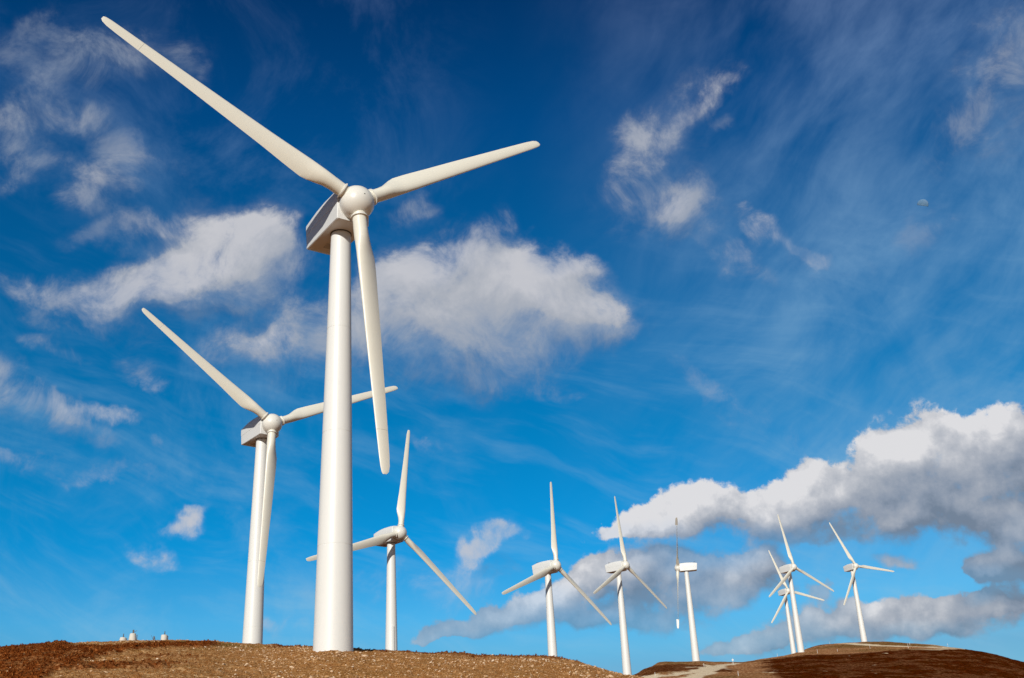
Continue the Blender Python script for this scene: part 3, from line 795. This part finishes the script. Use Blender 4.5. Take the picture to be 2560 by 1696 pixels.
# ------------------------------------------------------------------ wind turbines
H_TOWER = 27.05          # tower foot to nacelle underside
HUB_UP = 1.22            # hub centre above nacelle underside
OVER = 2.516             # hub centre ahead of the tower axis
TILT = 0.0927
ROTOR_R = 19.0
R_TOP, R_FOOT = .65, 1.14

def tower_mesh(parent, low=3.0):
    b = MB(); rings = []
    seams = (H_TOWER*.48, H_TOWER*.22, H_TOWER*.74)
    zs = sorted(set([-low, 0, H_TOWER-.22, H_TOWER-.2, H_TOWER] + [s+d for s in seams for d in (-.02, -.012, .012, .02)] + [H_TOWER*k/16 for k in range(1, 16)]))
    for z in zs:
        r = R_FOOT+(R_TOP-R_FOOT)*max(z, 0)/H_TOWER
        if any(abs(z-s_) < .015 for s_ in seams): r -= .010
        rings.append(((0, 0, z), r))
    b.tube(rings, 64)
    o = b.build('tower', M_tower, parent, 30)
    return o

def nacelle_mesh(parent):
    # cross sections from the front face to the tail: x, half width, floor z, eave z, roof z
    secs = [(1.86, 1.10, -1.18, .84, 1.12), (1.80, 1.15, -1.21, .90, 1.20), (1.2, 1.16, -1.21, .93, 1.27), (-.5, 1.16, -1.21, .95, 1.33), (-1.8, 1.14, -1.20, .93, 1.28),
            (-2.9, 1.09, -1.14, .88, 1.14), (-3.36, 1.05, -1.10, .84, 1.04), (-3.42, 1.0, -1.05, .78, .96)]
    z0 = HUB_UP
    V = []; F = []
    def ringpts(x, w, lo, ev, rf, shift):
        p = [(-w+.05, lo), (w-.05, lo), (w, lo+.05), (w+.0, -.008), (w+.014, 0), (w+.010, ev*.55), (w-.02, ev), (w-.14, rf-.10), (w*.5, rf), (0, rf+.03), (-w*.5, rf), (-w+.14, rf-.10), (-w+.02, ev), (-w-.010, ev*.55), (-w-.014, 0), (-w-.0, -.008), (-w, lo+.05)]
        return [(x+shift*zz, yy, zz+z0) for yy, zz in p]
    n = 17
    for i, (x, w, lo, ev, rf) in enumerate(secs):
        sh = 0 if i < 6 else -.14
        V += ringpts(x, w, lo, ev, rf, sh)
    for i in range(len(secs)-1):
        for k in range(n):
            F.append((i*n+k, i*n+(k+1) % n, (i+1)*n+(k+1) % n, (i+1)*n+k))
    F.append(tuple(range(n))); F.append(tuple(reversed(range((len(secs)-1)*n, len(secs)*n))))
    b = MB(); b.add(V, F)
    o = b.build('nacelle', M_nac, parent, 32)
    # dark gap ring between the tower head and the nacelle floor
    q = MB(); q.tube([((0, 0, -.05), R_TOP+.05), ((0, 0, .03), R_TOP+.05)], 48)
    q.build('yaw_ring', M_dark, o, 40)
    # wind vane mast and cups on the tail of the roof
    q = MB(); q.tube([((-2.75, .3, z0+1.0), .022), ((-2.75, .3, z0+1.62), .018)], 8); q.tube([((-2.95, .3, z0+1.58), .014), ((-2.50, .3, z0+1.58), .014)], 6); q.box((-2.98, .3, z0+1.60), (.18, .012, .14))
    q.build('wind_vane', M_dark, o, 40)
    q = MB(); q.tube([((-2.75, -.3, z0+1.0), .022), ((-2.75, -.3, z0+1.50), .018)], 8)
    for k in range(3):
        t = k*2.094; q.tube([((-2.75, -.3, z0+1.5), .010), ((-2.75+.14*math.cos(t), -.3+.14*math.sin(t), z0+1.5), .035)], 6)
    q.build('anemometer', M_dark, o, 40)
    q = MB(); q.box((-1.1, 0, z0+1.30), (.9, .7, .06)); q.build('roof_hatch', M_nac, o, 30)
    q = MB(); q.box((-1.9, .0, z0-1.20), (.7, .5, .04)); q.build('floor_hatch', M_seam, o, 30)
    return o

def spinner_mesh(parent):
    prof = [(-.66, .90), (-.62, 1.00), (-.35, 1.10), (0, 1.155), (.25, 1.13), (.50, 1.03), (.72, .88), (.90, .68), (1.03, .45), (1.10, .22), (1.125, .07)]
    b = MB(); b.tube([((x-.14, 0, 0), r) for x, r in prof], 56)
    o = b.build('hub', M_hub, parent, 40)
    q = MB(); q.tube([((.95, 0, 0), .05), ((1.0, 0, 0), .04)], 12); q.build('nose_bolt', M_dark, o, 40)
    return o

CH = [(.85,.90),(1.3,.92),(2.0,.93),(2.5,1.02),(3.0,1.22),(3.5,1.40),(4.0,1.50),(5.0,1.45),(7,1.28),(10,1.12),(13,.95),(16.0,.80),(17.8,.70),(18.5,.62),(18.85,.48),(19.0,.26)]
TH = [(.85,1),(2.0,1),(2.5,.80),(3.0,.56),(3.5,.42),(4.0,.35),(5,.29),(7,.24),(10,.21),(13,.19),(16,.17),(19,.14)]
TW = [(.85,20),(3,18),(4,15),(5,12.5),(7,9),(10,5.5),(13,3),(16,1),(19,0)]
AX = [(.85,.5),(2.0,.5),(2.5,.46),(3.0,.40),(3.5,.36),(4,.34),(6,.33),(19,.32)]
def itp(tab, r): return float(np.interp(r, [t[0] for t in tab], [t[1] for t in tab]))
def blade_section(r, n=28):
    c = itp(CH, r); t = itp(TH, r); tw = R(itp(TW, r)); ax = itp(AX, r)
    roundness = float(np.clip((itp(TH, r)-.35)/.65, 0, 1))
    pts = []
    for k in range(n):
        a = 2*math.pi*k/n
        xc = .5+.5*math.cos(a)                                 # 1 at the trailing edge, 0 at the leading edge
        yt = 5*t*(.2969*math.sqrt(xc)-.1260*xc-.3516*xc**2+.2843*xc**3-.1036*xc**4)
        camb = .025*4*xc*(1-xc)*(1-roundness)
        ya = (yt if math.sin(a) >= 0 else -yt*.8)+camb
        yc = .5*math.sin(a)
        yy = (yc*roundness+ya*(1-roundness))*c
        u = (ax-xc)*c                                        # + towards the leading edge
        pts.append((u*math.cos(tw)-yy*math.sin(tw)*-1*0 - yy*math.sin(tw), u*math.sin(tw)+yy*math.cos(tw)))
    return pts       # (along rotation direction, upwind)

def blade_part(name, r0, r1, parent, mat, step=.5, extra_pitch=0.0):
    rs = [r0]
    marks = [q[0] for q in CH if r0 < q[0] < r1]
    k = r0
    allr = sorted(set([r0, r1]+marks+[round(r0+step*i, 3) for i in range(1, int((r1-r0)/step))]))
    if r1 >= 18.9: allr = sorted(set(allr+[18.2, 18.65, 18.78, 18.93, 18.97]))
    n = 28; V = []; F = []
    cp, sp_ = math.cos(extra_pitch), math.sin(extra_pitch)
    for r in allr:
        for (u, w) in blade_section(r, n):
            V.append((w*cp+u*sp_, u*cp-w*sp_, r))         # x upwind, y rotation direction, z outwards
    for i in range(len(allr)-1):
        for k in range(n):
            F.append((i*n+k, i*n+(k+1) % n, (i+1)*n+(k+1) % n, (i+1)*n+k))
    F.append(tuple(range(n))); F.append(tuple(reversed(range((len(allr)-1)*n, len(allr)*n))))
    b = MB(); b.add(V, F)
    return b.build(name, mat, parent, 50)

def add_blade(parent, phase, stopped=False):
    """phase is clockwise from straight up, seen from in front of the rotor"""
    bl = blade_part('blade', .85, 16.2, parent, M_blade)
    tip = blade_part('blade_tip', 16.215, 19.0, bl, M_bdull if stopped else M_blade, extra_pitch=R(-84) if stopped else 0)
    q = MB(); q.tube([((0, 0, 1.18), .50), ((0, 0, 1.19), .565), ((0, 0, 1.27), .565), ((0, 0, 1.28), .50)], 40); q.build('root_collar', M_hub, bl, 40)
    if stopped:
        q = MB(); q.tube([((0, 0, 16.0), .05), ((0, 0, 16.5), .05)], 10); q.build('tip_shaft', M_dark, bl, 40)
    return bl, phase

def place_blade(bl, phase):
    # rotor frame: x upwind, rotor plane y-z; clockwise seen from upwind = towards local +y
    tilt = Matrix.Rotation(-TILT, 4, 'Y')
    # seen from upwind looking back (-x), +y lies to the right hand side when z is up
    rot = Matrix.Rotation(-phase, 4, 'X')
    bl.matrix_local = Matrix.Translation((OVER, 0, H_TOWER+HUB_UP)) @ tilt @ rot

def make_turbine(stopped=False):
    root = empty('wind_turbine', (0, 0, 0))
    tower_mesh(root)
    nc = nacelle_mesh(root); nc.location = (0, 0, H_TOWER)
    hb = spinner_mesh(root); hb.matrix_local = Matrix.Translation((OVER, 0, H_TOWER+HUB_UP)) @ Matrix.Rotation(-TILT, 4, 'Y')
    for k in range(3):
        bl, _ = add_blade(root, 0, stopped)
        place_blade(bl, k*2*math.pi/3)
    return root

def kids(o): return [c for c in bpy.data.objects if c.parent == o]
def copy_tree(o, parent=None):
    c = o.copy(); scene.collection.objects.link(c); c.parent = parent
    for ch in kids(o): copy_tree(ch, c)
    return c

# x, y of the foot, height of nacelle underside, yaw (deg), rotor phase (deg), stopped, label
TURB = [
 (-11.07, 64.01, 36.42, 34.7, -63.1, False, 'largest and nearest white wind turbine, its thick tower standing on stony ground'),
 (-29.09, 118.59, 41.19, 39.3, -55.1, False, 'second largest white wind turbine, on the hill crest just left of the biggest one'),
 (-21.36, 176.50, 42.41, 42.9, 10.0, False, 'white wind turbine just right of the biggest tower, narrow box up its tower foot'),
 (5.03, 230.54, 47.30, 46.8, 6.0, False, 'white wind turbine with a blade nearly upright, fourth largest, rising behind the stony crest'),
 (24.76, 287.55, 58.57, 50.6, .7, False, 'white wind turbine whose foot disappears where the stony hill drops to the far ridge'),
 (49.88, 338.05, 67.84, -97.0, 50.0, True, 'stopped wind turbine seen side on with its thin blades vertical and blade tips turned'),
 (91.93, 382.15, 74.68, 33.6, -6.7, False, 'taller of the two overlapping wind turbines on the left shoulder of the dark hill'),
 (113.56, 485.40, 85.04, 25.4, -18.8, False, 'smaller wind turbine half hidden behind another one on the shoulder of the dark hill'),
 (127.62, 429.06, 83.20, 26.2, -25.7, False, 'rightmost wind turbine, on top of the dark brown hill'),
]
proto = make_turbine(False)
stop_proto = None
for i, (tx, ty, tz, yaw, ph, stopped, label) in enumerate(TURB):
    if stopped: o = make_turbine(True)
    else: o = proto if i == 0 else copy_tree(proto)
    a = Vector((math.sin(R(yaw)), -math.cos(R(yaw)), 0))
    o.location = (tx, ty, tz-H_TOWER)
    o.rotation_euler = (0, 0, math.atan2(a.y, a.x))
    blades = [c for c in kids(o) if c.name.startswith('blade')]
    for k, bl in enumerate(blades): place_blade(bl, R(ph)+k*2*math.pi/3)
    tag(o, label, 'wind turbine', 'white three bladed wind turbines on the hills')
    if i == 2:
        # narrow cable box up the foot of this tower
        q = MB()
        va = math.atan2(-ty, -tx)+R(12)-o.rotation_euler[2]
        for zz, hh in ((6.75, 13.9),):
            rr = R_FOOT+(R_TOP-R_FOOT)*6.75/H_TOWER
            lean = math.atan((R_FOOT-R_TOP)/H_TOWER)
            rot = Matrix.Rotation(va, 3, 'Z') @ Matrix.Rotation(-lean, 3, 'Y')
            q.box((math.cos(va)*(rr+.06), math.sin(va)*(rr+.06), zz), (.26, .30, hh), rot)
        q.build('cable_box', M_tower, o, 30)

# ------------------------------------------------------------------ old white concrete blocks on the left crest
def block(px, top, bot, wpx, lean, label, kind):
    a, e_ = tan_e(px, bot)
    rr = 93.0
    X, Y = rr*math.sin(R(a)), rr*math.cos(R(a)); zb = e_*rr-.10
    s = rr/math.cos(math.atan(e_))*1.0
    depth = float(np.dot(np.array([X, Y, zb]), Fv)); ppm = FPX/depth
    w = wpx/ppm; hh = tan_e(px, top)[1]*rr-zb-.12
    root = empty('concrete_block', (X, Y, zb), math.atan2(Y, X))
    b = MB()
    rings = [((0, 0, -.5), w*.5), ((0, 0, .12), w*.5), ((0, 0, .12+hh*.92), w*.5*lean), ((0, 0, .12+hh), w*.5*lean*.93)]
    b.tube(rings, 28); b.build('body', M_conc, root, 40)
    zt = .12+hh
    q = MB()
    if kind == 'plate':
        q.box((0, -.02, zt+.14), (.05, .13, .30)); q.tube([((0, .05, zt+.03), .02), ((0, -.28, zt+.24), .018)], 6)
    elif kind == 'prong':
        q.tube([((0, 0, zt-.02), .035), ((0, -.03, zt+.30), .03)], 6); q.tube([((0, -.05, zt-.02), .02), ((0, -.05, zt+.12), .02)], 6)
    q.build('lifting_bracket', M_rust, root, 30)
    q = MB(); q.box((0, -w*.5-.03, .10+hh*.42), (.10, .06, hh*.85)); q.build('side_plate', M_rust, root, 30)
    tag(root, label, 'concrete block', 'white concrete blocks on the left crest')
block(307, 1594.5, 1601, 16, .9, 'lowest white concrete block on the crest, barely showing above the grass, one dark prong', 'prong')
block(331, 1584.5, 1601, 18.5, .80, 'tallest white concrete block on the left crest, tapered with a grey plate on top', 'plate')
block(410, 1588, 1600.5, 16, .96, 'straight sided white concrete block with a short prong, right of the steel bracket', 'prong')
# lone steel bracket between the blocks
a, e_ = tan_e(384.5, 1600)
rr = 94.0
root = empty('steel_bracket', (rr*math.sin(R(a)), rr*math.cos(R(a)), e_*rr-.1), R(90-a))
q = MB(); q.box((0, 0, .17), (.06, .10, .42)); q.build('upright', M_rust, root, 30)
q = MB(); q.tube([((0, -.03, .35), .02), ((0, -.12, .05), .02)], 6); q.tube([((0, .04, .1), .018), ((.0, .22, .45), .012)], 6); q.build('brace', M_rust, root, 30)
tag(root, 'small rusty steel bracket sticking out of the grass between two white concrete blocks', 'steel bracket')

# ------------------------------------------------------------------ marker posts along the far tracks
def far_z(p):
    return float(base_z(np.array([p[0]]), np.array([p[1]]))[0])
POSTS = [
 (1638,1691,9.5,'slim white marker post on the left branch of the dirt track'),
 (1760,1666,7,'slim white marker post beside the short spur of the dirt track'),
 (1846,1690,11,'slim marker post in the heather right of the dirt track'),
 (1944,1642,8,'slim white marker post on the bare skyline between the track saddle and the twin turbines'),
 (2044,1633,9,'slim white marker post at the foot of the grassy terrace, right of the twin turbines'),
 (2094,1630,7,'slim white marker post on the lower edge of the terrace, left of the last turbine'),
 (2075,1611,6,'slim white marker post on the hilltop skyline left of the last turbine'),
 (2175.5,1623,13,'tallest slim white marker post on the terrace, under the last turbine'),
 (2271,1621,12,'slim white marker post right of the last turbine at the end of the dark ditch'),
 (2275,1614,7,'slim white marker post on the skyline above the end of the dark ditch'),
 (2370,1618,10,'slim white marker post on the skyline of the pale right shoulder'),
 (2015,1620,7,'slim white marker post on the skyline immediately right of the twin turbines'),
]
for (px, py, hpx, label) in POSTS:
    p = hit(px, py, 150); zz = far_z(p)
    ppm = FPX/float(np.dot([p[0], p[1], zz], Fv))
    hh = hpx/ppm+.15
    q = MB(); hh *= .85; q.tube([((0, 0, -.3), .045), ((0, 0, hh*.93), .04), ((0, 0, hh), .03)], 8)
    o = q.build('marker_post', M_post, None, 30); o.location = (p[0], p[1], zz)
    tag(o, label, 'marker post', 'slim marker posts on the far hills')
# signpost on the saddle
p = hit(1833, 1661, 150); zz = far_z(p)
root = empty('signpost', (p[0], p[1], zz), math.atan2(-p[1], -p[0]))
q = MB(); q.tube([((0, 0, -.3), .06), ((0, 0, 1.6), .06)], 8); q.build('pole', M_post, root, 30)
q = MB(); q.box((.08, 0, 1.15), (.03, .5, .32)); q.build('sign_panel', M_post, root, 30)
tag(root, 'small white signpost where the dirt track crosses the saddle', 'signpost')
# thin dark stake on the near crest
a, e_ = tan_e(1529, 1672)
q = MB(); q.tube([((0, 0, -.2), .03), ((0, 0, .25), .025)], 8)
o = q.build('wooden_stake', M_rust, None, 30)
rr = 71.0
o.location = (rr*math.sin(R(a)), rr*math.cos(R(a)), float(base_z(np.array([rr*math.sin(R(a))]), np.array([rr*math.cos(R(a))]))[0]))
tag(o, 'short dark stake on the stony crest where it falls towards the far ridge', 'stake')

# ------------------------------------------------------------------ daytime moon (lit upper half)
mt = bpy.data.materials.new("moon_surface"); mt.use_nodes = True
b = NB(mt.node_tree); bs = mt.node_tree.nodes['Principled BSDF']
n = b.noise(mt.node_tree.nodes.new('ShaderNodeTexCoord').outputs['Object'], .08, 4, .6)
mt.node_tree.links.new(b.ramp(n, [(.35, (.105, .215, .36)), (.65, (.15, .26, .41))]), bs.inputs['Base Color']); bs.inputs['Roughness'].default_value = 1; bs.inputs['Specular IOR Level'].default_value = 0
d = ray(2307, 512); dist = 5200.0; rad = 12.5/FPX*dist
bm = bmesh.new(); bmesh.ops.create_uvsphere(bm, u_segments=40, v_segments=40, radius=rad)
rt = Vector(np.cross(d, np.array([0, 0, 1.0]))).normalized(); upm = rt.cross(Vector(d)).normalized()
cut = (upm+rt*.42).normalized()
cutr = bmesh.ops.bisect_plane(bm, geom=bm.verts[:]+bm.edges[:]+bm.faces[:], plane_co=cut*(-rad*.22), plane_no=-cut, clear_outer=True)
bmesh.ops.holes_fill(bm, edges=[e for e in cutr['geom_cut'] if isinstance(e, bmesh.types.BMEdge)])
dv = Vector(d)
for p in bm.verts: p.co -= dv*(p.co.dot(dv)*.7)
bmesh.ops.recalc_face_normals(bm, faces=bm.faces)
me = bpy.data.meshes.new('moon'); bm.to_mesh(me); bm.free(); me.materials.append(mt); me.shade_smooth()
moon = link(bpy.data.objects.new('moon', me)); moon.location = tuple(d*dist)
tag(moon, 'small pale half moon in the blue sky at upper right', 'moon')
